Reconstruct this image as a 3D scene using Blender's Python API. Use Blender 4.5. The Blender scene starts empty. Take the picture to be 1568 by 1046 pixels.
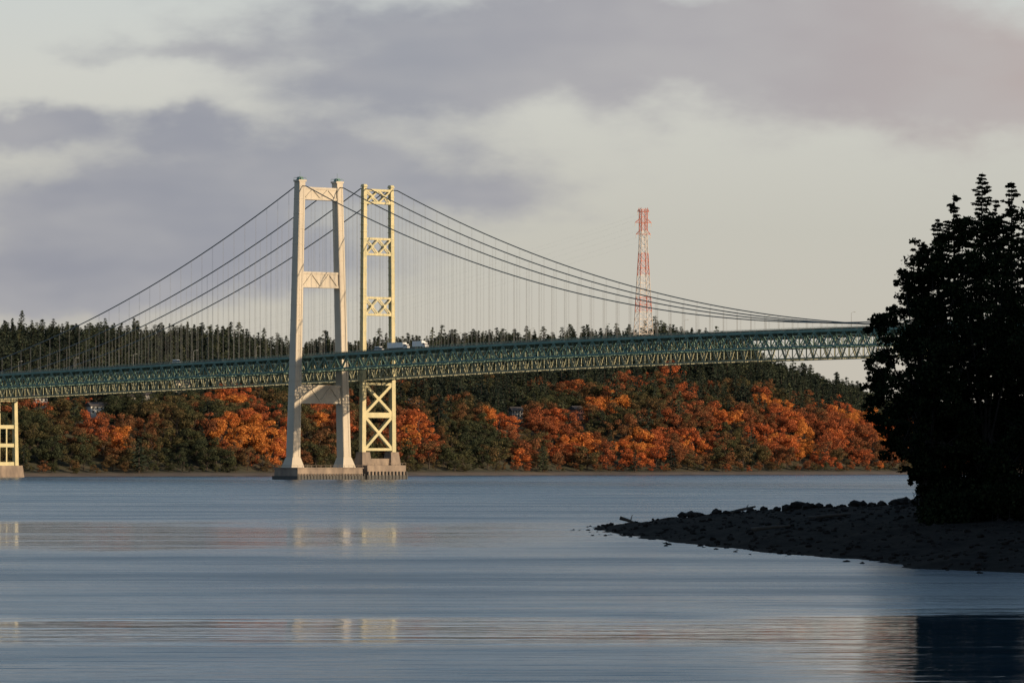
import bpy, math, random
import numpy as np
from mathutils import Vector, noise as mnoise
random.seed(7); rng=np.random.default_rng(7)
S=bpy.context.scene
F=6900.0; CX=784.0; HY=705.0; CH=10.0
def W(px,py,D):   # image pixel coordinates placed at an assumed depth -> world metres
    return Vector(((px-CX)*D/F, D, CH+(HY-py)*D/F))
def link(o,parent=None):
    S.collection.objects.link(o)
    if parent is not None: o.parent=parent
    return o
def empty(name,loc=(0,0,0)):
    e=bpy.data.objects.new(name,None); e.location=loc; link(e); return e

# ---------------------------------------------------------------- materials
def nn(nt,typ,**kw):
    n=nt.nodes.new(typ)
    for k,v in kw.items(): setattr(n,k,v)
    return n
def mth(nt,op,a,b=None,c=None,clamp=False):
    n=nt.nodes.new('ShaderNodeMath'); n.operation=op; n.use_clamp=clamp
    for i,v in enumerate((a,b,c)):
        if v is None: continue
        if isinstance(v,(int,float)): n.inputs[i].default_value=v
        else: nt.links.new(v,n.inputs[i])
    return n.outputs[0]
def sstep(nt,x,a,b):
    n=nt.nodes.new('ShaderNodeMapRange'); n.interpolation_type='SMOOTHSTEP'
    nt.links.new(x,n.inputs[0]); n.inputs[1].default_value=a; n.inputs[2].default_value=b
    return n.outputs[0]
def ramp(nt,fac,stops):
    r=nt.nodes.new('ShaderNodeValToRGB'); cr=r.color_ramp
    while len(cr.elements)<len(stops): cr.elements.new(0.5)
    for e,(p,c) in zip(cr.elements,stops): e.position=p; e.color=(*c,1)
    nt.links.new(fac,r.inputs[0]); return r.outputs[0]
def mixc(nt,fac,a,b,mode='MIX'):
    n=nt.nodes.new('ShaderNodeMix'); n.data_type='RGBA'; n.blend_type=mode
    for s,v in ((n.inputs[0],fac),(n.inputs[6],a),(n.inputs[7],b)):
        if isinstance(v,(int,float)): s.default_value=v
        elif isinstance(v,tuple): s.default_value=(*v,1)
        else: nt.links.new(v,s)
    return n.outputs[2]
def mat(name,c1,c2=None,scale=0.3,rough=0.75,bump=0.0,stretch=(1,1,1),metal=0.0):
    m=bpy.data.materials.new(name); m.use_nodes=True; nt=m.node_tree
    b=nt.nodes['Principled BSDF']; b.inputs['Roughness'].default_value=rough; b.inputs['Metallic'].default_value=metal
    if c2 is None: c2=tuple(v*0.7 for v in c1)
    tc=nn(nt,'ShaderNodeTexCoord'); mp=nn(nt,'ShaderNodeMapping'); mp.inputs['Scale'].default_value=stretch
    nt.links.new(tc.outputs['Object'],mp.inputs[0])
    no=nn(nt,'ShaderNodeTexNoise'); no.inputs['Scale'].default_value=scale; no.inputs['Detail'].default_value=6
    nt.links.new(mp.outputs[0],no.inputs['Vector'])
    col=ramp(nt,no.outputs[0],[(0.3,c2),(0.7,c1)]); nt.links.new(col,b.inputs['Base Color'])
    if bump:
        bp=nn(nt,'ShaderNodeBump'); bp.inputs['Strength'].default_value=bump
        nt.links.new(no.outputs[0],bp.inputs['Height']); nt.links.new(bp.outputs[0],b.inputs['Normal'])
    return m
def foliage(name,stops,attr=None,transl=0.25):
    m=bpy.data.materials.new(name); m.use_nodes=True; nt=m.node_tree
    nt.nodes.remove(nt.nodes['Principled BSDF']); out=nt.nodes['Material Output']
    geo=nn(nt,'ShaderNodeNewGeometry')
    if attr:
        a=nn(nt,'ShaderNodeAttribute'); a.attribute_type='INSTANCER'; a.attribute_name=attr; f=a.outputs['Fac']
        f=mth(nt,'ADD',f,mth(nt,'MULTIPLY',mth(nt,'SUBTRACT',geo.outputs['Random Per Island'],0.5),0.12))
    else: f=geo.outputs['Random Per Island']
    col=ramp(nt,f,stops)
    br=mth(nt,'MULTIPLY_ADD',geo.outputs['Random Per Island'],0.6,0.7)
    hs=nn(nt,'ShaderNodeHueSaturation'); nt.links.new(col,hs.inputs['Color']); nt.links.new(br,hs.inputs['Value'])
    d=nn(nt,'ShaderNodeBsdfDiffuse'); nt.links.new(hs.outputs[0],d.inputs[0])
    if transl>0:
        t=nn(nt,'ShaderNodeBsdfTranslucent'); mx=nn(nt,'ShaderNodeMixShader'); mx.inputs[0].default_value=transl
        nt.links.new(hs.outputs[0],t.inputs[0])
        nt.links.new(d.outputs[0],mx.inputs[1]); nt.links.new(t.outputs[0],mx.inputs[2]); nt.links.new(mx.outputs[0],out.inputs[0])
    else: nt.links.new(d.outputs[0],out.inputs[0])
    return m

M_conc=mat('tower_concrete',(0.57,0.505,0.40),(0.43,0.385,0.315),0.12,0.85,stretch=(1,1,0.25))
M_pier=mat('pier_concrete',(0.32,0.25,0.19),(0.15,0.12,0.10),0.25,0.9,stretch=(1,1,0.4))
M_wet=mat('wet_pier_base',(0.05,0.05,0.045),(0.03,0.03,0.03),0.5,0.6)
M_steel=mat('cream_green_steel',(0.57,0.49,0.27),(0.42,0.39,0.22),0.3,0.6)
M_green=mat('deck_green_steel',(0.15,0.27,0.225),(0.09,0.175,0.145),0.3,0.6)
M_greenold=mat('cream_deck_steel',(0.44,0.42,0.27),(0.26,0.29,0.20),0.3,0.6)  # cream-green steel of the old bridge's deck truss
M_cable=mat('cable_steel',(0.12,0.14,0.14),(0.08,0.10,0.10),0.5,0.6)
M_hang=mat('hanger_steel',(0.26,0.27,0.27),(0.2,0.21,0.21),0.5,0.6)
M_road=mat('asphalt',(0.06,0.06,0.06),(0.045,0.045,0.045),0.5,0.9)
M_white=mat('white_paint',(0.75,0.75,0.73),(0.68,0.68,0.66),0.8,0.45)
M_glass=mat('dark_glass',(0.03,0.035,0.04),(0.02,0.02,0.03),1,0.15)
M_rubber=mat('rubber',(0.02,0.02,0.02),(0.015,0.015,0.015),2,0.8)
M_red=mat('red_lattice_paint',(0.58,0.17,0.10),(0.48,0.14,0.08),0.5,0.6)
M_wlat=mat('white_lattice_paint',(0.66,0.57,0.49),(0.56,0.49,0.42),0.5,0.6)
M_bark=mat('bark',(0.06,0.045,0.035),(0.03,0.022,0.018),1.5,0.9,0.4,(1,1,0.2))
M_bark2=mat('dark_near_bark',(0.018,0.014,0.012),(0.008,0.007,0.006),1.5,1.0,0.4,(1,1,0.2))  # bark of the near trees, darker than the far bark
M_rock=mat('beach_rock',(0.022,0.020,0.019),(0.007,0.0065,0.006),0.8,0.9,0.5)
M_drift=mat('driftwood_grey',(0.07,0.06,0.05),(0.035,0.03,0.025),1.2,0.9)

# ---------------------------------------------------------------- mesh builders
class MB:
    def __init__(s): s.v=[];s.f=[];s.m=[]
    def box8(s,p,mi=0):
        i=len(s.v); s.v+= [tuple(q) for q in p]
        s.f+=[(i,i+3,i+2,i+1),(i+4,i+5,i+6,i+7),(i,i+1,i+5,i+4),(i+1,i+2,i+6,i+5),(i+2,i+3,i+7,i+6),(i+3,i,i+4,i+7)]; s.m+=[mi]*6
    def beam(s,a,b,w,h,mi=0,up=None):
        a=Vector(a);b=Vector(b);d=(b-a)
        if d.length<1e-6:return
        d.normalize(); u=Vector(up) if up else Vector((0,0,1))
        if abs(d.dot(u))>0.98: u=DV
        r=d.cross(u).normalized(); u2=r.cross(d).normalized()
        r*=w/2;u2*=h/2
        s.box8([a-r-u2,a+r-u2,a+r+u2,a-r+u2,b-r-u2,b+r-u2,b+r+u2,b-r+u2],mi)
    def frust(s,c0,c1,ax,ay,a0,b0,a1,b1,mi=0):
        p=[]
        for c,a,b in((c0,a0,b0),(c1,a1,b1)):
            for sx,sy in((-1,-1),(1,-1),(1,1),(-1,1)): p.append(Vector(c)+ax*a*sx+ay*b*sy)
        s.box8(p,mi)
    def tube(s,pts,rad,n=6,mi=0):
        i0=len(s.v); pts=[Vector(p) for p in pts]
        for k,p in enumerate(pts):
            t=(pts[min(k+1,len(pts)-1)]-pts[max(k-1,0)]).normalized()
            ref=Vector((0,0,1)) if abs(t.z)<0.9 else Vector((1,0,0))
            a=t.cross(ref).normalized(); b=t.cross(a); r=rad[k] if hasattr(rad,'__len__') else rad
            for j in range(n):
                an=2*math.pi*j/n; s.v.append(tuple(p+a*math.cos(an)*r+b*math.sin(an)*r))
        for k in range(len(pts)-1):
            for j in range(n):
                q=i0+k*n; s.f.append((q+j,q+(j+1)%n,q+n+(j+1)%n,q+n+j)); s.m.append(mi)
    def build(s,name,mats,parent=None,lnk=True,smooth=False):
        me=bpy.data.meshes.new(name); me.from_pydata(s.v,[],s.f)
        for m in mats: me.materials.append(m)
        me.polygons.foreach_set('material_index',s.m)
        if smooth: me.polygons.foreach_set('use_smooth',[True]*len(s.f))
        me.update(); o=bpy.data.objects.new(name,me)
        if lnk: link(o,parent)
        return o
    def quads(s,C,U,V,mi=0):
        P=np.stack([C-U-V*0.6,C+U*0.8-V,C+U+V*0.6,C-U*0.7+V],1).reshape(-1,3)
        i0=len(s.v); s.v+=P.tolist(); n=len(C)
        idx=(np.arange(n*4)+i0).reshape(-1,4); s.f+=idx.tolist(); s.m+=[mi]*n

TH=math.radians(50)
DV=Vector((math.cos(TH),-math.sin(TH),0)); NV=Vector((math.sin(TH),math.cos(TH),0)); Z=Vector((0,0,1))
BN=Vector((-102.4,2387,0)); BO=Vector((-72.0,2413,0))
HALF=427.0; SIDE=335.0
def zdeck(s):
    if s>2*HALF: return 65.0-0.018*(s-2*HALF)
    return 70.4-5.4*((s-HALF)/HALF)**2 if s>0 else 65.0+0.018*s
def zcable(s,top=156.5):
    if s<0:
        t=-s/SIDE
        if t>1: return zdeck(s)+1
        return top*(1-t)+(zdeck(-SIDE)+1)*t-12*4*t*(1-t)
    if s>2*HALF: return zcable(2*HALF-s,top)
    return 73.0+(top-73.0)*((s-HALF)/HALF)**2
PAN=9.75
def bridge(root,B,hw,depth,mats,chord,cabt):
    """stiffening truss deck, cables, hangers"""
    tr=MB(); rd=MB()
    s0=-48*PAN; n=int((2*HALF+200-s0)/PAN)
    P=lambda s,t,z: B+DV*s+NV*t+Z*z
    for i in range(n):
        a=s0+i*PAN;b=a+PAN;m=(a+b)/2; za,zb,zm=zdeck(a),zdeck(b),zdeck(m)
        for t in(-hw,hw):
            tr.beam(P(a,t,za-0.6),P(b,t,zb-0.6),0.7,1.2)              # top chord / fascia
            tr.beam(P(a,t,za-depth),P(b,t,zb-depth),0.7,chord)        # bottom chord
            tr.beam(P(a,t,za-0.9),P(m,t,zm-depth),0.36,0.5)
            tr.beam(P(m,t,zm-depth),P(b,t,zb-0.9),0.36,0.5)
            tr.beam(P(a,t,za-0.9),P(a,t,za-depth),0.3,0.3)
            tr.beam(P(m,t,zm-0.9),P(m,t,zm-depth),0.18,0.18)
            tr.beam(P(a,t,za+1.0),P(b,t,zb+1.0),0.12,0.16)             # railing
            tr.beam(P(a,t,za+0.55),P(b,t,zb+0.55),0.08,0.10)
            for q in range(4):
                sq=a+q*PAN/4; tr.beam(P(sq,t,zdeck(sq)),P(sq,t,zdeck(sq)+1.0),0.1,0.1)
        tr.beam(P(a,-hw,za-1.3),P(a,hw,za-1.3),0.4,0.9)
        tr.beam(P(a,-hw,za-depth),P(a,hw,za-depth),0.4,0.4)
        tr.beam(P(a,-hw,za-depth),P(a,0,za-1.6),0.2,0.22); tr.beam(P(a,hw,za-depth),P(a,0,za-1.6),0.2,0.22)
        tr.beam(P(a,-hw,za-depth+.1),P(b,0,zb-depth+.1),0.2,0.18); tr.beam(P(a,hw,za-depth+.1),P(b,0,zb-depth+.1),0.2,0.18)
        rd.beam(P(a,0,za-0.35),P(b,0,zb-0.35),2*hw-1.2,0.5)
        for t in(-hw+0.9,hw-0.9): rd.beam(P(a,t,za+0.3),P(b,t,zb+0.3),0.3,0.8,1)
    tr.build('stiffening_truss',mats,root); rd.build('roadway',[M_road,M_pier],root)
    cb=MB(); hg=MB()
    for t in(-cabt,cabt):
        ss=[-SIDE-60]+list(np.linspace(-SIDE,2*HALF+SIDE,180))+[2*HALF+SIDE+60]
        cb.tube([P(s,t,zcable(s)) for s in ss],0.29,6)
        i=-34
        while i*PAN<2*HALF+SIDE:
            s=i*PAN; i+=1
            if abs(s)<4 or abs(s-2*HALF)<4 or s<-SIDE+8: continue
            zc=zcable(s); zd=zdeck(s)
            if zc-zd>1.2:
                for e in(-0.28,0.28): hg.tube([P(s+e,t,zd-0.5),P(s+e,t,zc)],0.034,3)
    cb.build('main_cables',[M_cable],root,smooth=True); hg.build('suspender_ropes',[M_hang],root)

# ---- concrete bridge
def concrete_tower(root,s0,tag):
    P=lambda s,t,z: BN+DV*(s0+s)+NV*t+Z*z
    tb=MB()
    def tz(z): return 17.0+(12.5-17.0)*(z-9)/(157-9)
    for sg in(-1,1):
        zs=[9,60,157]
        sec={9:(3.0,2.5),60:(2.6,2.2),157:(2.3,1.9)}
        for z0,z1 in zip(zs[:-1],zs[1:]):
            tb.frust(P(0,sg*tz(z0),z0),P(0,sg*tz(z1),z1),DV,NV,sec[z0][0],sec[z0][1],sec[z1][0],sec[z1][1])
        tb.frust(P(0,sg*17.2,5.8),P(0,sg*17.0,11.5),DV,NV,4.6,4.4,3.1,2.7)
        for e in(-1,1):
            tb.frust(P(3.0,sg*tz(12)+e*1.7,12),P(2.33,sg*tz(155)+e*1.25,155),DV,NV,0.14,0.55,0.12,0.4)
        for z in range(20,156,8):
            k=(z-9)/148; tb.frust(P(0,sg*tz(z),z),P(0,sg*tz(z),z+0.18),DV,NV,3.22-0.72*k,2.55-0.6*k,3.22-0.72*k,2.55-0.6*k)
        tb.frust(P(0,sg*12.45,157),P(0,sg*12.45,158),DV,NV,2.5,2.5,2.5,2.5)
    for z0,z1 in((147.7,154.3),(101.3,109.6),(40.1,49.8)):
        th=1.5; ti=tz((z0+z1)/2)-1.7
        tb.frust(P(0,0,z0),P(0,0,z1),DV,NV,th,ti+0.0,th,ti-0.15)
        tb.frust(P(0,0,z0-0.05),P(0,0,z0+1.1),DV,NV,th+0.35,ti-0.1,th+0.35,ti-0.1)
        tb.frust(P(0,0,z1-1.1),P(0,0,z1+0.05),DV,NV,th+0.35,ti-0.2,th+0.35,ti-0.2)
        k=4
        for j in range(k):
            ta=-ti+1.0+(2*ti-2)*j/k; tbb=-ti+1.0+(2*ti-2)*(j+1)/k
            if j%2: zA,zB=z1-1.0,z0+1.0
            else: zA,zB=z0+1.0,z1-1.0
            for e in(th+0.2,-th-0.2): tb.beam(P(e,ta,zA),P(e,tbb,zB),0.6,0.8,0)
    tb.build('concrete_tower_'+tag,[M_conc],root)
    sd=MB()
    for sg in(-1,1):
        sd.frust(P(0,sg*12.4,158),P(0,sg*12.4,159.6),DV,NV,2.2,0.9,1.3,0.7)
        for e in(-2.3,2.3):
            for q in(-2.3,2.3): sd.beam(P(e,sg*12.4+q,158),P(e,sg*12.4+q,159.2),0.12,0.12)
            sd.beam(P(e,sg*12.4-2.3,159.2),P(e,sg*12.4+2.3,159.2),0.12,0.12); sd.beam(P(-2.3,sg*12.4+e,159.2),P(2.3,sg*12.4+e,159.2),0.12,0.12)
        sd.beam(P(0,sg*12.4,159.6),P(0,sg*12.4,162.4),0.12,0.12)
    sd.build('cable_saddles_'+tag,[M_green],root)
    pr=MB()
    pr.frust(P(0,0,-4),P(0,0,1.9),DV,NV,11,22.6,11,22.6,1)
    pr.frust(P(0,0,1.9),P(0,0,5.8),DV,NV,10.2,21.8,10.0,21.6,0)
    pr.frust(P(0,0,5.8),P(0,0,6.3),DV,NV,10.5,22.1,10.5,22.1,0)
    for q in range(15):
        t=-21.6+q*43.2/14
        for e in(-10.2,10.2): pr.beam(P(e,t,6.3),P(e,t,7.4),0.12,0.12)
    for e in(-10.2,10.2): pr.beam(P(e,-21.6,7.4),P(e,21.6,7.4),0.1,0.1)
    for e in(-21.6,21.6): pr.beam(P(-10.2,e,7.4),P(10.2,e,7.4),0.1,0.1)
    for q in range(22):
        t=-22+q*2.1; pr.beam(P(11.15,t,-2),P(11.15,t,3.0),0.5,0.5,1)
    pr.build('concrete_pier_'+tag,[M_pier,M_wet],root)
nb=empty('concrete_tower_suspension_bridge')
bridge(nb,BN,11.3,7.6,[M_green],0.7,12.45)
concrete_tower(nb,0,'near'); concrete_tower(nb,2*HALF,'far')

def steel_tower(root,s0,tag):
    P=lambda s,t,z: BO+DV*(s0+s)+NV*t+Z*z
    tb=MB()
    def tz(z): return 10.3+(9.15-10.3)*(z-14.5)/(156-14.5)
    for sg in(-1,1):
        tb.frust(P(0,sg*tz(14.5),14.5),P(0,sg*tz(156),156),DV,NV,1.15,1.0,0.95,0.85)
        for e in(-1,1):
            tb.frust(P(e*1.25,sg*tz(14.5),14.5),P(e*1.05,sg*tz(155.5),155.5),DV,NV,0.2,1.25,0.2,1.05)
        for k in range(36):
            z=18+k*3.8; tb.frust(P(0,sg*tz(z),z),P(0,sg*tz(z),z+0.3),DV,NV,1.52,1.36,1.52,1.36)
        tb.frust(P(0,sg*9.15,156),P(0,sg*9.15,157.4),DV,NV,1.7,1.3,1.1,1.0)
    def panel(z0,z1,nx,bw=1.2,dw=0.8):
        ti=tz((z0+z1)/2)-0.9
        for e in(-1.0,1.0):
            tb.beam(P(e,-ti,z0+bw/2),P(e,ti,z0+bw/2),0.35,bw); tb.beam(P(e,-ti,z1-bw/2),P(e,ti,z1-bw/2),0.35,bw)
            for j in range(nx):
                a=-ti+2*ti*j/nx;b=-ti+2*ti*(j+1)/nx
                tb.beam(P(e,a,z0+bw*.6),P(e,b,z1-bw*.6),0.3,dw); tb.beam(P(e+0.02,a,z1-bw*.6),P(e+0.02,b,z0+bw*.6),0.3,dw)
                c=(a+b)/2; zc=(z0+z1)/2; tb.frust(P(e,c,zc-0.9),P(e,c,zc+0.9),DV,NV,0.22,0.9,0.22,0.9)
    panel(147,155,2); panel(119.5,129,2); panel(87.3,97.4,2)
    panel(34.2,51.5,1,1.4,1.5); panel(15.2,34.2,1,1.4,1.5)
    tb.build('steel_tower_'+tag,[M_steel],root)
    pr=MB()
    pr.frust(P(0,0,-4),P(0,0,2.2),DV,NV,8.5,13.8,8.5,13.8,1)
    pr.frust(P(0,0,2.2),P(0,0,7.4),DV,NV,8.0,13.2,7.9,13.1,0)
    for sg in(-1,1): pr.frust(P(0,sg*9.8,7.4),P(0,sg*9.8,14.5),DV,NV,3.6,3.4,2.6,2.6,0)
    pr.frust(P(0,0,7.4),P(0,0,11.0),DV,NV,2.0,7.0,2.0,7.0,0)
    for q in range(12):
        t=-13+q*26/11; pr.beam(P(8.0,t,7.4),P(8.0,t,8.6),0.14,0.14); pr.beam(P(8.65,t,-2),P(8.65,t,4.2),0.5,0.5,1)
    pr.beam(P(8.0,-13,8.6),P(8.0,13,8.6),0.12,0.12)
    pr.build('steel_tower_pier_'+tag,[M_pier,M_wet],root)
ob=empty('steel_tower_suspension_bridge')
bridge(ob,BO,9.2,11.6,[M_greenold],0.8,9.15)
steel_tower(ob,0,'near'); steel_tower(ob,2*HALF,'far')
def bent(root,s,B,tag,zbase):
    P=lambda a,t,z: B+DV*(s+a)+NV*t+Z*z
    b=MB(); zt=zdeck(s)-11.6
    for sg in(-1,1): b.frust(P(0,sg*6.6,zbase+5),P(0,sg*6.0,zt),DV,NV,1.5,1.2,1.3,1.1)
    for z in(zbase+6,zbase+17,zbase+28,zt-1): b.beam(P(0,-6.2,z),P(0,6.2,z),1.4,2.2)
    b.beam(P(0,0,zbase+6),P(0,0,zbase+28),0.8,0.8)
    b.build('approach_bent_'+tag,[M_steel],root)
    q=MB(); q.frust(P(0,0,zbase-6),P(0,0,zbase+5),DV,NV,4.5,10.5,3.6,9.2); q.build('approach_bent_footing_'+tag,[M_pier],root)
bent(ob,-357,BO,'steel',2)

def lamp(loc):
    m=MB()
    m.tube([(0,0,0),(0,0,6.5),(0,0,9)],[0.14,0.11,0.08],6)
    m.tube([(0,0,9),tuple(NV*0.9+Z*9.5),tuple(NV*2.2+Z*9.6)],[0.07,0.06,0.05],5)
    a=NV*2.2+Z*9.6; m.frust(a-Z*0.14,a+Z*0.12,DV,NV,0.25,0.5,0.15,0.4)
    m.frust(Vector((0,0,0)),Vector((0,0,0.5)),DV,NV,0.3,0.3,0.2,0.2)
    o=m.build('bridge_street_lamp',[M_hang]); o.location=loc; return o
for k in range(-7,15):
    s=k*58.5+20
    lamp(BO+DV*s-NV*8.6+Z*(zdeck(s)))

# ---------------------------------------------------------------- vehicles
def wheel(m,c,r,w,mi):
    n=14;i=len(m.v); ax=NV
    for sg in(-1,1):
        for j in range(n):
            an=2*math.pi*j/n; m.v.append(tuple(Vector(c)+ax*sg*w/2+DV*math.cos(an)*r+Z*math.sin(an)*r))
    for j in range(n): m.f.append((i+j,i+(j+1)%n,i+n+(j+1)%n,i+n+j)); m.m.append(mi)
    m.f.append(tuple(range(i,i+n))); m.f.append(tuple(range(i+2*n-1,i+n-1,-1))); m.m+=[mi,mi]
def truck(name,s,t,L):
    o=BN+DV*s+NV*t+Z*(zdeck(s)-0.1); g=empty(name,o)
    b=MB()
    b.frust(DV*-1.2+Z*1.2,DV*-1.2+Z*4.0,DV,NV,L/2-1.6,1.28,L/2-1.6,1.25,0)
    b.build('cargo_box',[M_white],g)
    c=MB(); x=L/2-1.3
    c.frust(DV*x+Z*0.7,DV*x+Z*1.9,DV,NV,1.25,1.2,1.2,1.2,0); c.frust(DV*(x-.15)+Z*1.9,DV*(x-.3)+Z*3.1,DV,NV,1.05,1.18,0.7,1.05,0)
    c.frust(DV*(x+.02)+Z*2.0,DV*(x-.2)+Z*2.85,DV,NV,0.95,1.22,0.65,1.14,1)
    c.build('cab',[M_white,M_glass],g)
    w=MB(); w.frust(Z*0.75,Z*1.15,DV,NV,L/2-.5,0.5,L/2-.5,0.5,0)
    for xx in(L/2-1.4,-L/2+1.6,-L/2+2.9):
        for q in(-1.1,1.1): wheel(w,DV*xx+NV*q+Z*0.5,0.5,0.3,0)
    w.build('wheels_and_chassis',[M_rubber],g)
def van(name,s,t,h=2.6):
    o=BN+DV*s+NV*t+Z*(zdeck(s)-0.1); g=empty(name,o); b=MB()
    b.frust(Z*0.4,Z*1.3,DV,NV,2.9,1.0,2.85,1.0,0); b.frust(DV*-0.4+Z*1.3,DV*-0.7+Z*h,DV,NV,2.4,0.98,2.0,0.85,0)
    b.frust(DV*-0.35+Z*1.4,DV*-0.6+Z*(h-.4),DV,NV,2.38,1.01,2.12,0.93,1); b.build('body',[M_white,M_glass],g)
    w=MB()
    for xx in(1.9,-1.9):
        for q in(-.9,.9): wheel(w,DV*xx+NV*q+Z*0.36,0.36,0.24,0)
    w.build('wheels',[M_rubber],g)
truck('box_truck',96,-8.2,11); truck('semi_trailer_truck',78,-8.2,16); van('passenger_van',62,-8.2); van('passenger_van',-120,-6)

# ---------------------------------------------------------------- far shore terrain
def Ys(X): return 2750+(X+312)*0.85+14*math.sin(X*0.017+1)+7*math.sin(X*0.043)
prof=[(-900,500),(-300,492),(0,500),(60,497),(180,492),(320,503),(440,522),(560,522),(680,512),(880,508),(1030,505),(1110,515),(1150,522),(1180,550),(1240,568),(1320,600),(1400,625),(1568,650),(2600,670)]
tx=[];tr_=[]
for X in np.linspace(-2200,3500,600):
    Yr=Ys(X)+590 if X>-1400 else 2400
    Yr=max(Yr,1500); p=CX+F*X/Yr
    yt=np.interp(p,[a for a,_ in prof],[b for _,b in prof])
    tx.append(X); tr_.append(max(20,CH+(HY-yt)*Yr/F-21))
def ground(X,Y):
    d=(Y-Ys(X))*0.76
    R=float(np.interp(X,tx,tr_))
    if d<0: return max(-6,d*0.12)
    if d<14: z=d*0.16
    else:
        t=min(1,(d-14)/75); t=t*t*(3-2*t); z=2.2+t*(min(24,R*0.45)-2.2)
        if d>60:
            u=min(1,(d-60)/390); z+=(R-min(24,R*0.45))*(u**0.9)
    z+= (min(1,d/120))*6*mnoise.noise(Vector((X*0.012,Y*0.012,0)))
    if d>620: z-= min(25,(d-620)*0.05)
    return z
gx=np.concatenate([np.arange(-2000,-500,40),np.arange(-500,620,9),np.arange(620,3001,40)])
ds=np.concatenate([np.linspace(-120,0,8)[:-1],np.linspace(0,120,40),np.linspace(125,800,60),[1200,2500,5000]])
v=[];f=[]
for X in gx:
    y0=Ys(X)
    for d in ds: Y=y0+d/0.76; v.append((X,Y,ground(X,Y)))
n=len(ds)
for i in range(len(gx)-1):
    for j in range(n-1): a=i*n+j; f.append((a,a+n,a+n+1,a+1))
me=bpy.data.meshes.new('far_shore_hillside'); me.from_pydata(v,[],f)
mg=bpy.data.materials.new('hillside_ground'); mg.use_nodes=True; nt=mg.node_tree; b=nt.nodes['Principled BSDF']; b.inputs['Roughness'].default_value=0.95
tc=nn(nt,'ShaderNodeTexCoord'); sp=nn(nt,'ShaderNodeSeparateXYZ'); nt.links.new(tc.outputs['Object'],sp.inputs[0])
no=nn(nt,'ShaderNodeTexNoise'); no.inputs['Scale'].default_value=0.06; no.inputs['Detail'].default_value=8; nt.links.new(tc.outputs['Object'],no.inputs['Vector'])
soil=ramp(nt,no.outputs[0],[(0.3,(0.035,0.038,0.02)),(0.55,(0.06,0.055,0.03)),(0.8,(0.10,0.07,0.04))])
beach=ramp(nt,no.outputs[0],[(0.3,(0.07,0.055,0.045)),(0.7,(0.15,0.115,0.09))])
zz=mth(nt,'ADD',sp.outputs[2],mth(nt,'MULTIPLY',no.outputs[0],2.0))
nt.links.new(mixc(nt,sstep(nt,zz,2.2,4.0),beach,soil),b.inputs['Base Color'])
me.materials.append(mg); link(bpy.data.objects.new('far_shore_hillside',me))

# ---------------------------------------------------------------- instanced trees
def rand_axes(N,size,flat=0.0):
    A=rng.normal(size=(N,3)); A/=np.linalg.norm(A,axis=1)[:,None]
    B=rng.normal(size=(N,3)); B-= (A*B).sum(1)[:,None]*A; B/=np.linalg.norm(B,axis=1)[:,None]
    sz=size*(0.6+0.8*rng.random(N))[:,None]
    return A*sz,B*sz*0.8
M_aut=foliage('autumn_leaves',[(0.0,(0.046,0.056,0.034)),(0.25,(0.075,0.080,0.040)),(0.42,(0.12,0.092,0.045)),(0.56,(0.20,0.092,0.046)),(0.7,(0.32,0.10,0.046)),(0.86,(0.50,0.135,0.05)),(1.0,(0.58,0.23,0.06))],'tint',0.2)  # autumn colours, lifted and greyed so distance haze is painted in
M_con=foliage('conifer_needles',[(0.0,(0.026,0.035,0.029)),(0.5,(0.040,0.052,0.037)),(1.0,(0.070,0.078,0.044))],'tint',0.0)  # needle greens lightened to put distance haze into the colour
def decid(i):
    m=MB(); R=random.Random(50+i); w=R.uniform(0.26,0.38)
    m.tube([(0,0,-0.08),(R.uniform(-.02,.02),0,0.3),(0,R.uniform(-.03,.03),0.6)],[0.024,0.018,0.008],5,1)
    for k in range(16):
        zc=R.uniform(0.2,0.9); rr=w*math.sqrt(max(0.05,1-((zc-0.5)/0.52)**2))*R.uniform(0.3,1.0)
        a=R.uniform(0,6.28); c=np.array([rr*math.cos(a),rr*math.sin(a),zc]); r=R.uniform(0.08,0.16)
        m.tube([(0,0,zc*0.55),tuple(c)],[0.009,0.003],3,1)
        N=int(120*(r/0.12)**2); D=rng.normal(size=(N,3)); D/=np.linalg.norm(D,axis=1)[:,None]
        C=c+D*np.array([1,1,.8])*r*(0.6+0.45*rng.random(N))[:,None]
        U,V=rand_axes(N,0.019)
        # leaves roughly tangent to the clump so that each clump shades as a mass
        U-=D*(U*D).sum(1)[:,None]*0.6; V-=D*(V*D).sum(1)[:,None]*0.6
        m.quads(C,U,V,0)
    return m.build('deciduous_variant',[M_aut,M_bark],lnk=False)
def conif(i):
    m=MB(); R=random.Random(90+i); w=R.uniform(0.14,0.21)
    m.tube([(0,0,-0.05),(0,0,0.5),(R.uniform(-.01,.01),0,1.0)],[0.016,0.010,0.001],5,1)
    z=0.14
    while z<0.99:
        L=w*((1-z)**0.72)*1.1+0.008
        for k in range(5):
            a=R.uniform(0,6.28); l=L*R.uniform(0.5,1.2); N=max(3,int(l*60))
            t=rng.random(N)**0.7; x=t*l; dz=-t*l*R.uniform(0.1,0.5)+0.02*rng.normal(size=N)*l*4
            C=np.stack([x*math.cos(a)+rng.normal(size=N)*.008,x*math.sin(a)+rng.normal(size=N)*.008,z+dz],1)
            U=np.tile(np.array([math.cos(a),math.sin(a),-0.4]),(N,1))*0.017; V=rng.normal(size=(N,3))*0.009; m.quads(C,U,V,0)
        z+=0.024+0.014*R.random()
    return m.build('conifer_variant',[M_con,M_bark],lnk=False)
cd=bpy.data.collections.new('deciduous_variants'); cc=bpy.data.collections.new('conifer_variants')
for i in range(7): cd.objects.link(decid(i))
for i in range(6): cc.objects.link(conif(i))
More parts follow.
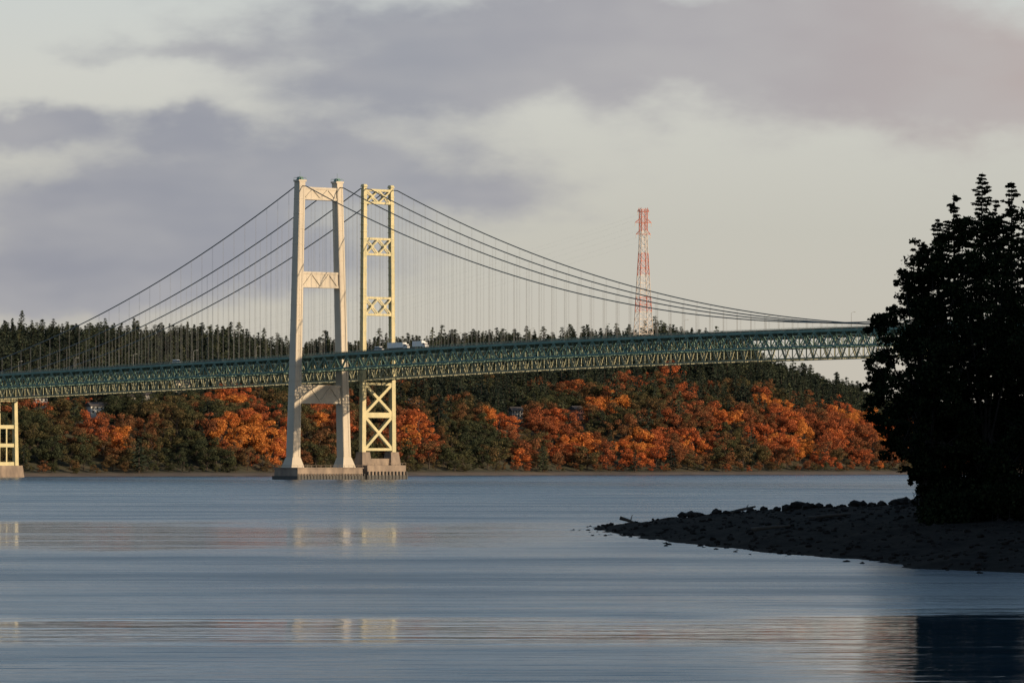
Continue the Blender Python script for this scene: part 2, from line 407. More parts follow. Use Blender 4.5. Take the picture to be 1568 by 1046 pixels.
def scatter(name,pts,coll,nvar):
    me=bpy.data.meshes.new(name); me.from_pydata([p[0] for p in pts],[],[])
    def at(nm,ty,vals,key):
        a=me.attributes.new(nm,ty,'POINT'); a.data.foreach_set(key,np.array(vals).ravel())
    at('rot','FLOAT_VECTOR',[p[1] for p in pts],'vector'); at('scl','FLOAT_VECTOR',[p[2] for p in pts],'vector')
    at('tint','FLOAT',[p[3] for p in pts],'value'); at('vidx','INT',[random.randrange(nvar) for _ in pts],'value')
    o=link(bpy.data.objects.new(name,me))
    g=bpy.data.node_groups.new(name+'_nodes','GeometryNodeTree')
    g.interface.new_socket(name='Geometry',in_out='INPUT',socket_type='NodeSocketGeometry')
    g.interface.new_socket(name='Geometry',in_out='OUTPUT',socket_type='NodeSocketGeometry')
    gi=g.nodes.new('NodeGroupInput'); go=g.nodes.new('NodeGroupOutput')
    ip=g.nodes.new('GeometryNodeInstanceOnPoints'); ci=g.nodes.new('GeometryNodeCollectionInfo')
    ci.inputs['Collection'].default_value=coll; ci.inputs['Separate Children'].default_value=True; ci.inputs['Reset Children'].default_value=True
    def na(nm,ty):
        q=g.nodes.new('GeometryNodeInputNamedAttribute'); q.data_type=ty; q.inputs['Name'].default_value=nm
        return next(x for x in q.outputs if x.enabled and x.name=='Attribute')
    g.links.new(gi.outputs[0],ip.inputs['Points']); g.links.new(ci.outputs[0],ip.inputs['Instance'])
    ip.inputs['Pick Instance'].default_value=True
    g.links.new(na('vidx','INT'),ip.inputs['Instance Index']); g.links.new(na('rot','FLOAT_VECTOR'),ip.inputs['Rotation'])
    g.links.new(na('scl','FLOAT_VECTOR'),ip.inputs['Scale']); g.links.new(ip.outputs[0],go.inputs[0])
    md=o.modifiers.new('instances','NODES'); md.node_group=g
    return o
def find(px,py):
    u=(px-CX)/F
    for Y in range(2700,4200,3):
        if ground(u*Y,Y)>CH+(HY-py)*Y/F and (Y-Ys(u*Y))>5: return (u*Y,Y,ground(u*Y,Y))
    return None
houses=[(148,639,12,(0.7,0.68,0.62)),(222,622,14,(0.45,0.42,0.38)),(203,625,9,(0.3,0.28,0.25)),(277,603,14,(0.55,0.48,0.38)),(345,600,16,(0.36,0.28,0.22)),(632,632,9,(0.7,0.68,0.64)),
 (790,645,8,(0.36,0.34,0.31)),(882,643,8,(0.45,0.2,0.15)),(60,627,10,(0.4,0.38,0.35))]
clear=[]
M_roof=mat('roof_shingle',(0.08,0.07,0.07),(0.05,0.045,0.045),1.0,0.95)
for k,(px,py,wd,c) in enumerate(houses):
    q=find(px,py)
    if q is None: continue
    clear.append((q[0],q[1],q[0]/q[1]))
    g=empty('hillside_house',(q[0],q[1],q[2]+1.8)); g.rotation_euler=(0,0,0.5+0.3*math.sin(k*3)); X1=Vector((1,0,0));Y1=Vector((0,1,0))
    hh=5.2; m=MB(); m.frust(Vector((0,0,-5)),Vector((0,0,hh)),X1,Y1,wd/2,4.5,wd/2,4.5); m.build('walls',[mat('house_siding_%d'%k,c)],g)
    r=MB(); e=0.6; r.v=[(-wd/2-e,-5.2,hh),(wd/2+e,-5.2,hh),(wd/2+e,5.2,hh),(-wd/2-e,5.2,hh),(-wd/2-e,0,hh+2.8),(wd/2+e,0,hh+2.8)]
    r.f=[(0,1,5,4),(2,3,4,5),(0,4,3),(1,2,5),(0,3,2,1)]; r.m=[0]*5; r.build('roof',[M_roof],g)
    w=MB()
    for zf in(0.9,3.4):
        for j in range(4):
            x=-wd/2+wd*(j+0.5)/4; w.frust(Vector((x,-4.55,zf)),Vector((x,-4.55,zf+1.4)),X1,Y1,0.55,0.08,0.55,0.08)
    w.build('windows',[M_glass],g)
    dd=MB(); dd.frust(Vector((wd/2+0.05,0,0)),Vector((wd/2+0.05,0,2.1)),X1,Y1,0.07,0.5,0.07,0.5); dd.build('door',[M_bark],g)
stands=[]   # maple stands that have turned
for px,py,r,a in((350,630,26,.6),(385,650,26,.55),(355,685,26,.6),(410,685,24,.5),(178,695,14,.6),(500,660,22,.45),(480,640,18,.5),(500,695,20,.4),(640,675,28,.6),(620,650,22,.4),(870,690,34,.5),(975,695,28,.6),(975,600,26,.4),(1015,590,28,.45),
   (1060,695,24,.45),(1190,635,24,.7),(1215,660,30,.7),(1235,690,28,.6),(1160,685,30,.5),(1300,660,32,.5),(1335,660,30,.6),(1120,655,28,.45),(770,660,22,.45),(940,635,24,.35),(1275,690,24,.4),(1090,690,20,.5),(1355,690,24,.6),(1060,620,26,.3),(20,690,14,.2),(250,650,18,.25),(710,630,20,.3),(840,610,22,.25)):
    q=find(px,py+6)
    if q: stands.append((q[0],q[1],r*0.5,a))
def okp(x,y,d):
    for (a,b,sl) in clear:
        dx=x-a;dy=y-b
        if dx*dx+dy*dy<90 or (abs(dx-dy*sl)<8 and -62<dy<0): return False
    return True
dec=[];con=[]
cell=9.3
for X in np.arange(-600,860,cell):
    for dd in np.arange(9,520,cell*0.93):
        x=X+random.uniform(-4.5,4.5); d=dd+random.uniform(-4,4); y=Ys(x)+d/0.76
        u=CX+F*x/y
        if u<-200 or u>1740: continue
        if d<11: continue
        ok=okp(x,y,d)
        z=ground(x,y)
        cl=mnoise.noise(Vector((x*0.022,d*0.022,3.0))); cl2=mnoise.noise(Vector((x*0.009,d*0.02,9.0)))
        pc=1/(1+math.exp(-(d-160-120*cl2)/28))
        if u<470: pc=1/(1+math.exp(-(d-160-90*cl2)/22))
        if u>850: pc=1/(1+math.exp(-(d-180-140*cl2)/30))
        pc=max(pc,0.08)
        bo=0
        for sx,sy,r,a in stands:
            q=((x-sx)/r)**2+((y-sy)/(r*1.8))**2
            if q<4: bo=max(bo,a*math.exp(-q*0.7))
        if bo>0.15: pc*=0.12
        if not ok:
            h=random.uniform(1.8,3.0); dec.append(((x,y,z-0.8),(0,0,random.uniform(0,6.28)),(h*1.6,h*1.6,h),random.uniform(0.05,0.3)))
            continue
        if random.random()<pc:
            h=random.uniform(15,25)*(1 if random.random()<0.9 else 1.28)
            wv=h*random.uniform(1.1,1.7); con.append(((x,y,z-0.5),(0,0,random.uniform(0,6.28)),(wv,wv,h),min(1,max(0,random.gauss(0.4,0.25)))))
            if d>350 and random.random()<0.7:
                x2=x+random.uniform(-5,5);y2=y+random.uniform(-5,5);h=random.uniform(15,22);wv=h*1.5
                con.append(((x2,y2,ground(x2,y2)-0.5),(0,0,random.uniform(0,6.28)),(wv,wv,h),random.uniform(0.1,0.7)))
        else:
            h=random.uniform(11,20) if d>24 else random.uniform(5,9)
            wv=h*random.uniform(1.0,1.5)
            base=0.28 if u<330 else (0.38 if u<660 else (0.33 if u<840 else 0.455))
            t=base+0.60*cl+random.gauss(0,0.10)+bo
            if random.random()<0.05: t+=0.25
            dec.append(((x,y,z-0.4),(random.uniform(-.08,.08),random.uniform(-.08,.08),random.uniform(0,6.28)),(wv,wv,h),min(1,max(0.03,t))))
        if d<150 and random.random()<0.25:
            x2=x+random.uniform(-4,4); y2=y+random.uniform(-4,4); h=random.uniform(3,6)
            if okp(x2,y2,d): dec.append(((x2,y2,ground(x2,y2)-0.6),(0,0,random.uniform(0,6.28)),(h*1.4,h*1.4,h),min(1,max(0.03,0.3+0.3*cl+random.gauss(0,0.12)))))
scatter('autumn_hillside_forest',dec,cd,7); scatter('conifer_ridge_forest',con,cc,6)

# ---------------------------------------------------------------- transmission tower
def pylon(name,base,H,w0,w1):
    m=MB(); nseg=20
    def c(k,sx,sy):
        t=k/nseg; w=w0+(w1-w0)*min(1,t/0.78)
        return Vector((sx*w/2,sy*w/2,H*t))
    cor=[(-1,-1),(1,-1),(1,1),(-1,1)]
    for k in range(nseg):
        zt=k/nseg; mi=0 if (zt>0.80 or 0.52<zt<0.66 or 0.26<zt<0.38) else 1
        for j in range(4):
            a=cor[j];b=cor[(j+1)%4]
            m.beam(c(k,*a),c(k+1,*a),0.5,0.5,mi); m.beam(c(k,*a),c(k+1,*b),0.22,0.22,mi); m.beam(c(k,*b),c(k+1,*a),0.22,0.22,mi)
            m.beam(c(k+1,*a),c(k+1,*b),0.26,0.26,mi)
    for zf,l in((0.985,5.0),(0.91,7.0),(0.83,6.2)):
        z=H*zf
        for e in(-1,1):
            for y in(-w1/2,w1/2):
                m.beam((0,y,z),(e*l,0,z),0.4,0.4,0); m.beam((e*w1/2,y,z+3.0),(e*l,0,z),0.3,0.3,0)
            m.tube([(e*l,0,z),(e*l,0,z-3.2)],0.2,5,1)
    m.beam((-w1/2,0,H),(w1/2,0,H),0.4,0.4,0)
    o=m.build(name,[M_red,M_wlat]); o.location=base; o.rotation_euler=(0,0,0.35); return o
PY=3620; tp=W(985,321,PY); pb=W(985,545,PY)
pylon('power_transmission_tower',(pb.x,PY,pb.z),tp.z-pb.z,13.5,5.0)
pl=MB()
for zf,l in((0.985,5.0),(0.91,7.0),(0.83,6.2)):
    z=pb.z+(tp.z-pb.z)*zf-3
    for e in(-1,1):
        a=Vector((pb.x+e*l,PY,z)); b=Vector((a.x-900,PY+700,z-95))
        pl.tube([a.lerp(b,t)-Z*(4*t*(1-t)*45) for t in np.linspace(0,1,24)],0.018,3)
pl.build('power_lines',[M_hang])

# ---------------------------------------------------------------- near point / beach
poly=[(11.7,672),(13.5,622),(17.5,575),(23.5,519),(29,482),(35.5,457),(37.0,418),(45.6,401),(78,378),(95,300),(130,215),(520,120),(520,1050),(150,930),(80,840),(62,790),(45,750),(30,722),(18,700)]  # land to the right runs out of view to carry the added shading bluff
PA=np.array(poly,float)
def sdist(P):
    n=len(PA); D=np.full(len(P),1e9); ins=np.zeros(len(P),bool)
    for i in range(n):
        a=PA[i];b=PA[(i+1)%n]; ab=b-a; t=np.clip(((P-a)@ab)/(ab@ab),0,1); q=a+t[:,None]*ab
        D=np.minimum(D,np.linalg.norm(P-q,axis=1))
        cond=((a[1]>P[:,1])!=(b[1]>P[:,1]))&(P[:,0]<(b[0]-a[0])*(P[:,1]-a[1])/(b[1]-a[1]+1e-9)+a[0]); ins^=cond
    return np.where(ins,D,-D)
def nearz(P):
    d=sdist(P); X=P[:,0]
    nz=np.array([mnoise.noise(Vector((p[0]*0.18,p[1]*0.07,0)))*0.35+mnoise.noise(Vector((p[0]*0.6,p[1]*0.25,5)))*0.2 for p in P])
    ed=d+nz*5
    z=np.where(ed<0,np.maximum(ed*0.12,-3),5.0*(1-np.exp(-np.maximum(ed,0)*0.024)))
    z=z+np.clip(ed/6,0,1)*nz
    t=np.clip((X-95)/95,0,1); t=t*t*(3-2*t); z=z+np.where(d>0,t*48*np.clip(d/60,0,1),0)  # unseen bluff, added so its shadow covers the spit and near trees
    return z
gx=np.concatenate([np.arange(2,90,1.0),np.arange(90,521,8)]); gy=np.concatenate([np.arange(110,390,8),np.arange(390,470,1.2),np.arange(470,860,3.0),np.arange(860,1060,15)])
GX,GY=np.meshgrid(gx,gy,indexing='ij'); PP=np.stack([GX.ravel(),GY.ravel()],1); ZZ=nearz(PP)
v=np.column_stack([PP,ZZ]).tolist(); n=len(gy); f=[(i*n+j,i*n+n+j,i*n+n+j+1,i*n+j+1) for i in range(len(gx)-1) for j in range(n-1)]
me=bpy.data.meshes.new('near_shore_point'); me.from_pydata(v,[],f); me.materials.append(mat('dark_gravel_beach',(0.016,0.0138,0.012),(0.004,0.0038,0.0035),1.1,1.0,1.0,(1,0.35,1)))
me.materials[0].node_tree.nodes['Principled BSDF'].inputs['Specular IOR Level'].default_value=0.05
M_rock.node_tree.nodes['Principled BSDF'].inputs['Specular IOR Level'].default_value=0.15
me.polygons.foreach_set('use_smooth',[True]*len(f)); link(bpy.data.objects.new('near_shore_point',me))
def nz1(x,y): return float(nearz(np.array([[x,y]],float))[0])

rk=MB()
def rock(x,y,z,r):
    i0=len(rk.v); n=7;m=5; ph=random.random()*9
    for a in range(m):
        th=math.pi*(a+0.3)/(m-0.4)
        for b_ in range(n):
            p=2*math.pi*b_/n; q=Vector((math.sin(th)*math.cos(p),math.sin(th)*math.sin(p),math.cos(th)))
            k=r*(0.8+0.45*mnoise.noise(q*1.7+Vector((ph,0,0)))); rk.v.append((x+q.x*k*1.25,y+q.y*k*1.2,z+q.z*k*0.75))
    for a in range(m-1):
        for b_ in range(n): rk.f.append((i0+a*n+b_,i0+(a+1)*n+b_,i0+(a+1)*n+(b_+1)%n,i0+a*n+(b_+1)%n)); rk.m.append(0)
    rk.f.append(tuple(i0+k for k in range(n))); rk.m.append(0); rk.f.append(tuple(i0+(m-1)*n+k for k in range(n))[::-1]); rk.m.append(0)
cand=[(random.uniform(8,100),random.uniform(395,790)) for _ in range(4200)]
ZC=nearz(np.array(cand)); DC=sdist(np.array(cand))
for (x,y),z,d in zip(cand,ZC,DC):
    if d<-5: continue
    if d<0 and random.random()<0.7: continue
    r=random.choice([0.12,0.15,0.2,0.25,0.4]) if d>2 else random.uniform(0.12,0.38)
    rock(x,y,max(z,-0.1)+r*0.2,r)
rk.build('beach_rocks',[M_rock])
rk=MB()
for px,r in((1045,0.8),(1060,1.0),(1072,0.6),(1098,0.9),(1112,0.6),(1130,.5),(1170,0.7),(1205,1.0),(1222,1.6),(1238,1.0),(1255,0.8),(1270,.6),(1290,0.6),(1320,1.0),(1335,.7),(1350,0.8),(1370,.9),(1385,1.4),(1398,1.0),(1150,0.6),(1190,.6),(1310,1.1)):
    ys=np.arange(600,800,5.0); xs=(px-CX)*ys/F; zs=nearz(np.stack([xs,ys],1)); k=int(np.argmax((zs-CH)/ys)); rock(xs[k],ys[k],zs[k]+r*0.25,r)
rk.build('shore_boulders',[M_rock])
def log(px,D,L,ang,name='driftwood_log',tilt=0.1):
    x=(px-CX)*D/F; z=nz1(x,D)+0.3; m=MB(); dx=math.cos(ang)*L/2
    m.tube([(-dx,0,-L*tilt/2),(0,0.1,0.05),(dx,0,L*tilt/2)],[0.3,0.24,0.14],7); m.tube([(dx*.3,0,.1),(dx*.5,0.1,0.9)],[0.1,0.04],5)
    o=m.build(name,[M_drift]); o.location=(x,D,z)
log(1135,690,4.5,0.2,tilt=0.25); log(962,672,2.5,0.1,tilt=-0.35); log(1270,600,6,0.3); log(1180,560,5,0.2)

# ---------------------------------------------------------------- near trees
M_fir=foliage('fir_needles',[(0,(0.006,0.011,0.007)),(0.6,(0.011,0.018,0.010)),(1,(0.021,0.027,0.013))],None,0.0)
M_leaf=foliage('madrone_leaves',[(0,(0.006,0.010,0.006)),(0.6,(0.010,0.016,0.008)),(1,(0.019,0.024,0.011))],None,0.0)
def fir(x,y,top,wr=0.2,lean=0,seed=0,low=0.2):
    z0=nz1(x,y)-0.5; H=top-z0; m=MB(); R=random.Random(seed)
    m.tube([(0,0,0),(lean*.3,0,H*0.4),(lean,0,H)],[0.55,0.36,0.02],8,1)
    z=H*low; ph=R.uniform(0,9)
    while z<H-0.1:
        q=z/H; L=H*wr*((1-q)**0.82)*R.uniform(0.6,1.2)*(0.85+0.3*math.sin(z*0.9+ph))+0.2
        for k in range(R.choice((2,3,4,5))):
            a=R.uniform(0,6.28); l=L*R.uniform(0.5,1.25); up=0.5*(q>0.7)-0.12
            bx=lean*q; pts=[]
            for t in(0,0.5,1): pts.append((bx+math.cos(a)*l*t,math.sin(a)*l*t,z+l*t*up-0.3*l*t*t+0.18*l*t**3))
            m.tube(pts,[0.08*(1-q)+.025,0.04,0.012],4,1)
            N=int(l*26)+7; t=0.12+0.92*rng.random(N)**0.8
            px=bx+math.cos(a)*l*t; py=math.sin(a)*l*t; pz=z+l*t*up-0.3*l*t*t+0.18*l*t**3
            side=rng.normal(size=N)*0.12*l*(1.15-t)
            C=np.stack([px-math.sin(a)*side,py+math.cos(a)*side,pz-np.abs(rng.normal(size=N))*0.11],1)
            U=np.stack([np.full(N,math.cos(a))+rng.normal(size=N)*.4,np.full(N,math.sin(a))+rng.normal(size=N)*.4,-0.5*rng.random(N)],1)*0.20*(0.6+0.7*rng.random(N))[:,None]
            V=rng.normal(size=(N,3))*0.065; m.quads(C,U,V,0)
        z+=R.uniform(0.25,0.6)
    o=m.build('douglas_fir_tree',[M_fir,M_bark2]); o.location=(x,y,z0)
def broad(name,bx,by,cl,dens=1.0):
    z0=nz1(bx,by)-0.4; m=MB(); base=Vector((bx,by,z0)); top=sum((Vector(c[:3]) for c in cl),Vector())/len(cl)
    m.tube([(0,0,0),tuple((top-base)*0.35+Vector((0.8,0,0))),tuple((top-base)*0.8)],[0.6,0.42,0.2],8,1)
    for c in cl:
        cv=Vector(c[:3])-base; r=c[3]
        st=(top-base)*random.uniform(0.25,0.7); mid=st.lerp(cv,0.5)+Vector((0,0,0.8))
        m.tube([tuple(st),tuple(mid),tuple(cv)],[0.2,0.1,0.04],5,1)
        for k in range(14):
            D=rng.normal(size=3); D/=np.linalg.norm(D); sc=np.array(cv)+D*r*rng.uniform(0.3,1.1)*np.array([1,1,0.85]); sr=r*rng.uniform(0.14,0.36)
            m.tube([tuple(cv),tuple(sc)],[0.05,0.015],3,1)
            N=int(dens*120*sr*sr)+25; Q=rng.normal(size=(N,3)); Q/=np.linalg.norm(Q,axis=1)[:,None]
            C=sc+Q*sr*(0.2+1.05*rng.random(N)**0.8)[:,None]*np.array([1.15,1.15,0.7]); U,V=rand_axes(N,0.16); m.quads(C,U,V,0)
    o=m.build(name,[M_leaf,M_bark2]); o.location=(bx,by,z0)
def CL(lst,D):
    out=[]
    for px,py,r in lst:
        dd=D+random.uniform(-5,5); p=W(px,py,dd); out.append((p.x,p.y,p.z,r*dd/F))
    return out
fx=lambda px,D:(px-CX)*D/F
fir(fx(1497,560),560,W(1499,264,560).z,0.25,0.6,1)
fir(fx(1549,566),566,W(1549,278,566).z,0.21,0,2)
fir(fx(1465,556),556,W(1465,296,556).z,0.23,-.4,3)
fir(fx(1590,575),575,W(1590,270,575).z,0.26,0,4)
fir(fx(1436,570),570,W(1436,335,570).z,0.20,0,5)
fir(fx(1525,548),548,W(1525,305,548).z,0.26,0,6)
fir(fx(1412,566),566,W(1410,370,566).z,0.19,0,8,low=0.3)
broad('madrone_tree',fx(1425,550),550,CL([(1480,350,26),(1450,365,24),(1412,385,20),(1430,405,30),(1385,430,20),(1400,460,38),(1362,487,24),(1345,497,18),(1400,520,50),(1362,545,30),(1430,440,50),(1345,585,24),(1385,600,45),(1332,503,9),(1480,400,45)],550))
broad('madrone_tree',fx(1440,545),545,CL([(1352,635,26),(1395,650,42),(1380,690,32),(1412,712,34),(1430,590,60),(1342,610,22),(1342,560,20),(1372,620,36),(1450,680,55),(1415,738,20),(1440,500,60),(1375,665,26),(1440,735,34),(1350,655,14),(1470,735,36),(1365,680,14),(1400,725,16),(1428,750,20),(1450,750,26)],545))
broad('bigleaf_maple_tree',fx(1500,545),545,CL([(1475,420,50),(1510,470,70),(1480,560,80),(1500,640,80),(1490,720,50),(1540,400,50),(1520,350,36),(1555,520,70),(1560,620,80),(1550,710,60),(1470,690,50),(1530,735,45),(1500,740,40),(1560,745,40)],545),0.8)
broad('bigleaf_maple_tree',fx(1600,545),545,CL([(1585,370,50),(1600,420,60),(1620,520,90),(1610,640,90),(1600,720,60),(1680,560,90),(1690,680,80)],550),0.7)
sb=MB()
for k in range(330):
    D=random.uniform(528,600); x=random.uniform(0.0925*D,0.125*D)
    z=nz1(x,D); hh=random.uniform(0.5,3.2); c=np.array([x,D,z+hh]); sr=random.uniform(0.9,2.3); N=220
    Q=rng.normal(size=(N,3)); Q/=np.linalg.norm(Q,axis=1)[:,None]; C=c+Q*sr*(0.4+0.7*rng.random(N))[:,None]; U,V=rand_axes(N,0.17); sb.quads(C,U,V,0)
    sb.tube([(x,D,z-0.2),(x+.1,D,z+hh)],[0.06,0.02],4,1)
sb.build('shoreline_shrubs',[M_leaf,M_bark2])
bl=[]
for k in range(1100):
    x=random.uniform(72,420); y=random.uniform(180,850)
    if x<110 and y<520: continue
    if x<0.128*y+4: continue
    bl.append((x,y))
BZ=nearz(np.array(bl)); BD=sdist(np.array(bl)); pts=[]
for (x,y),z,d in zip(bl,BZ,BD):
    if d<14: continue
    h=random.uniform(26,40); w=h*random.uniform(1.6,2.1); pts.append(((x,y,z-0.5),(0,0,random.uniform(0,6.28)),(w,w,h),random.uniform(0.0,0.4)))
scatter('offscreen_shade_forest',pts,cc,6)  # unseen conifers added on the bluff to block sun from the spit

# ---------------------------------------------------------------- water
wm=bpy.data.materials.new('tidal_water'); wm.use_nodes=True; nt=wm.node_tree; b=nt.nodes['Principled BSDF']
b.inputs['Base Color'].default_value=(0.010,0.034,0.07,1); b.inputs['IOR'].default_value=1.33
tc=nn(nt,'ShaderNodeTexCoord'); sp=nn(nt,'ShaderNodeSeparateXYZ'); nt.links.new(tc.outputs['Object'],sp.inputs[0])
def nz(scx,scy,sc,det,off=0):
    mp=nn(nt,'ShaderNodeMapping'); mp.inputs['Scale'].default_value=(scx,scy,1); mp.inputs['Location'].default_value=(off,off,0)
    nt.links.new(tc.outputs['Object'],mp.inputs[0]); q=nn(nt,'ShaderNodeTexNoise'); q.inputs['Scale'].default_value=sc; q.inputs['Detail'].default_value=det
    nt.links.new(mp.outputs[0],q.inputs['Vector']); return q.outputs[0]
warp=nz(0.018,0.010,1,5); fine=nz(0.03,0.10,1,4,7); fine2=nz(0.012,0.03,1,5,17); brk=nz(0.02,0.05,1,4,61)
Yw=mth(nt,'MULTIPLY_ADD',mth(nt,'SUBTRACT',warp,0.5),250,sp.outputs[1])
Yw2=mth(nt,'MULTIPLY_ADD',mth(nt,'SUBTRACT',fine,0.5),34,sp.outputs[1])
one=lambda x: mth(nt,'SUBTRACT',1.0,x)
m1=mth(nt,'MULTIPLY',sstep(nt,Yw,465,545),one(sstep(nt,Yw,675,785)))
m1=mth(nt,'MULTIPLY',m1,mth(nt,'MULTIPLY_ADD',sstep(nt,sp.outputs[0],-14,24),-0.75,1.0))
m2=mth(nt,'MULTIPLY',sstep(nt,Yw2,238,256),one(sstep(nt,Yw2,276,298)))
m12=mth(nt,'MULTIPLY',mth(nt,'MAXIMUM',m1,m2),mth(nt,'MULTIPLY_ADD',sstep(nt,brk,0.35,0.6),0.25,0.75))
m3=mth(nt,'MULTIPLY',sstep(nt,sp.outputs[0],6,20),one(sstep(nt,Yw2,284,312)))
mk=mth(nt,'MAXIMUM',m12,m3)
str_=sstep(nt,fine,0.3,0.7); st2=sstep(nt,fine2,0.35,0.65)
ro=mth(nt,'ADD',mth(nt,'MULTIPLY',str_,0.06),mth(nt,'MULTIPLY_ADD',st2,0.10,0.17))
rc=mth(nt,'ADD',mth(nt,'MULTIPLY_ADD',str_,0.05,0.045),mth(nt,'MULTIPLY',m3,-0.035))
mixr=nn(nt,'ShaderNodeMix'); nt.links.new(mk,mixr.inputs[0]); nt.links.new(ro,mixr.inputs[2]); nt.links.new(rc,mixr.inputs[3])
nt.links.new(mixr.outputs[0],b.inputs['Roughness'])
r1=nz(0.25,0.9,1,3,3); r2=nz(0.05,0.22,1,4,23)
hgt=mth(nt,'ADD',mth(nt,'MULTIPLY',r1,0.2),mth(nt,'MULTIPLY',r2,0.8))
hgt=mth(nt,'MULTIPLY',hgt,mth(nt,'ADD',mth(nt,'MULTIPLY_ADD',mk,-0.62,1.0),mth(nt,'MULTIPLY',m3,-0.2)))
bp=nn(nt,'ShaderNodeBump'); bp.inputs['Distance'].default_value=1.0; bp.inputs['Strength'].default_value=0.75
nt.links.new(hgt,bp.inputs['Height']); nt.links.new(bp.outputs[0],b.inputs['Normal'])
me=bpy.data.meshes.new('water'); me.from_pydata([(-9000,-3000,0),(9000,-3000,0),(9000,14000,0),(-9000,14000,0)],[],[(0,1,2,3)]); me.materials.append(wm); link(bpy.data.objects.new('water',me))
me=bpy.data.meshes.new('seabed_ground'); me.from_pydata([(-9500,-3500,-7),(9500,-3500,-7),(9500,15000,-7),(-9500,15000,-7)],[],[(0,1,2,3)]); me.materials.append(mg); link(bpy.data.objects.new('seabed_ground',me))

# ---------------------------------------------------------------- sun + sky
az=math.radians(122); el=math.radians(11)
SD=Vector((math.sin(az)*math.cos(el),math.cos(az)*math.cos(el),math.sin(el)))
L=bpy.data.lights.new('sun','SUN'); L.energy=4.8; L.angle=math.radians(0.5); L.color=(1.0,0.76,0.50)
lo=link(bpy.data.objects.new('sun',L)); lo.rotation_euler=SD.to_track_quat('Z','Y').to_euler()
wd=bpy.data.worlds.new('World'); S.world=wd; wd.use_nodes=True; nt=wd.node_tree; bg=nt.nodes['Background']; out=nt.nodes['World Output']
sky=nn(nt,'ShaderNodeTexSky'); sky.sky_type='NISHITA'; sky.sun_disc=False; sky.sun_elevation=el; sky.sun_rotation=az
nt.links.new(sky.outputs[0],bg.inputs[0]); bg.inputs[1].default_value=0.15
tc=nn(nt,'ShaderNodeTexCoord'); sp=nn(nt,'ShaderNodeSeparateXYZ'); nt.links.new(tc.outputs['Generated'],sp.inputs[0])
azn=mth(nt,'MULTIPLY',mth(nt,'ARCTAN2',sp.outputs[0],sp.outputs[1]),69.0)
eln=mth(nt,'MULTIPLY',mth(nt,'ARCSINE',sp.outputs[2]),69.0)
cb=nn(nt,'ShaderNodeCombineXYZ'); nt.links.new(azn,cb.inputs[0]); nt.links.new(eln,cb.inputs[1])
def wn(scx,scy,sc,det,off=0,rough=0.55):
    mp=nn(nt,'ShaderNodeMapping'); mp.inputs['Scale'].default_value=(scx,scy,1); mp.inputs['Location'].default_value=(off,off*.7,0)
    nt.links.new(cb.outputs[0],mp.inputs[0]); q=nn(nt,'ShaderNodeTexNoise'); q.inputs['Scale'].default_value=sc; q.inputs['Detail'].default_value=det; q.inputs['Roughness'].default_value=rough
    nt.links.new(mp.outputs[0],q.inputs['Vector']); return q.outputs[0]
n1=wn(0.6,1.0,0.9,4,2); n2=wn(0.6,1.0,0.9,4,11); n3=wn(0.45,1.1,1.1,6,5,0.58); n4=wn(0.35,0.8,0.8,3,41,0.55)
ua=mth(nt,'MULTIPLY_ADD',mth(nt,'SUBTRACT',n1,0.5),1.9,azn); va=mth(nt,'MULTIPLY_ADD',mth(nt,'SUBTRACT',n2,0.5),1.3,eln)
ell=[(540,45,300,55,.65),(900,70,280,75,.95),(1250,85,330,90,1.0),(1540,150,260,80,1.0),(620,130,230,45,.75),(60,200,150,34,1.0),(290,205,60,26,.7),
 (200,330,290,85,1.1),(520,240,220,65,.9),(740,300,190,50,.65),(60,440,240,65,1.0),(430,410,280,60,.55),(270,70,200,22,.4),(1300,20,250,30,.3)]
tot=None
for (cx,cy,rx,ry,w) in ell:
    a=mth(nt,'MULTIPLY',mth(nt,'SUBTRACT',ua,(cx-CX)/100),100/rx); c=mth(nt,'MULTIPLY',mth(nt,'SUBTRACT',va,(HY-cy)/100),100/ry)
    e=mth(nt,'MULTIPLY',mth(nt,'EXPONENT',mth(nt,'MULTIPLY',mth(nt,'ADD',mth(nt,'MULTIPLY',a,a),mth(nt,'MULTIPLY',c,c)),-1.0)),w)
    tot=e if tot is None else mth(nt,'ADD',tot,e)
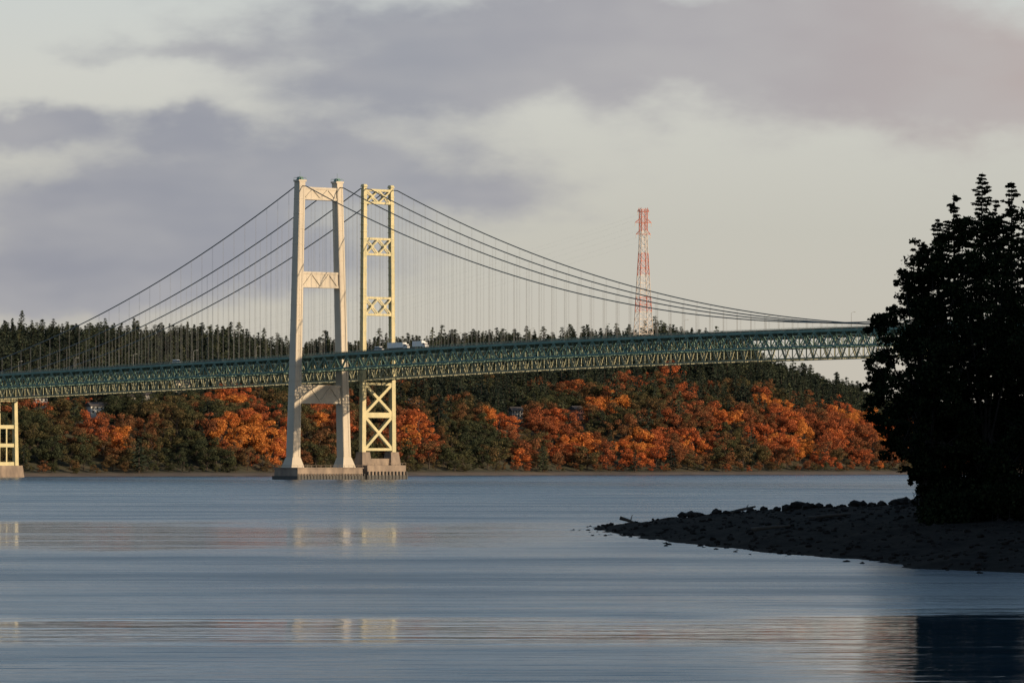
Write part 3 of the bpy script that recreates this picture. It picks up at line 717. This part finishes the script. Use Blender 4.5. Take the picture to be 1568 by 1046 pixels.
hi=mth(nt,'MULTIPLY',sstep(nt,eln,7.5,12),sstep(nt,wn(0.08,0.14,1.0,3,30),0.5,0.7))
tot=mth(nt,'ADD',tot,mth(nt,'MULTIPLY',mth(nt,'SUBTRACT',n3,0.5),0.85))
cm=mth(nt,'MAXIMUM',sstep(nt,tot,0.10,0.92),mth(nt,'MULTIPLY',hi,0.3))
veil=ramp(nt,mth(nt,'MULTIPLY',eln,1/14.0,clamp=True),[(0,(0.57,0.515,0.435)),(0.25,(0.555,0.54,0.48)),(0.42,(0.62,0.62,0.575)),(0.55,(0.59,0.63,0.62)),(0.75,(0.28,0.40,0.55)),(1.0,(0.20,0.34,0.54))])
ccol=ramp(nt,mth(nt,'MULTIPLY_ADD',azn,1/16.0,0.5,clamp=True),[(0,(0.275,0.285,0.345)),(0.4,(0.31,0.32,0.37)),(0.7,(0.39,0.37,0.395)),(1.0,(0.46,0.39,0.38))])
ccol=mixc(nt,mth(nt,'MULTIPLY',sstep(nt,n4,0.35,0.7),0.42),ccol,(0.50,0.485,0.48))
col=mixc(nt,mth(nt,'MULTIPLY',cm,0.95),veil,ccol)
em=nn(nt,'ShaderNodeBackground'); nt.links.new(col,em.inputs[0]); em.inputs[1].default_value=1.0
vm=mth(nt,'MAXIMUM',mth(nt,'MULTIPLY_ADD',sstep(nt,eln,7.8,18),-0.97,0.97),mth(nt,'MULTIPLY',hi,0.25))
mx=nn(nt,'ShaderNodeMixShader'); nt.links.new(vm,mx.inputs[0]); nt.links.new(bg.outputs[0],mx.inputs[1]); nt.links.new(em.outputs[0],mx.inputs[2]); nt.links.new(mx.outputs[0],out.inputs[0])

# ---------------------------------------------------------------- camera
cam=bpy.data.cameras.new('camera'); cam.lens=36*F/1568; cam.sensor_width=36; cam.clip_start=1; cam.clip_end=30000; cam.shift_y=(HY-523)/1568
co=link(bpy.data.objects.new('camera',cam)); co.location=(0,0,CH); co.rotation_euler=(math.pi/2,0,0); S.camera=co
S.view_settings.view_transform='Standard'; S.view_settings.look='None'; S.view_settings.exposure=0
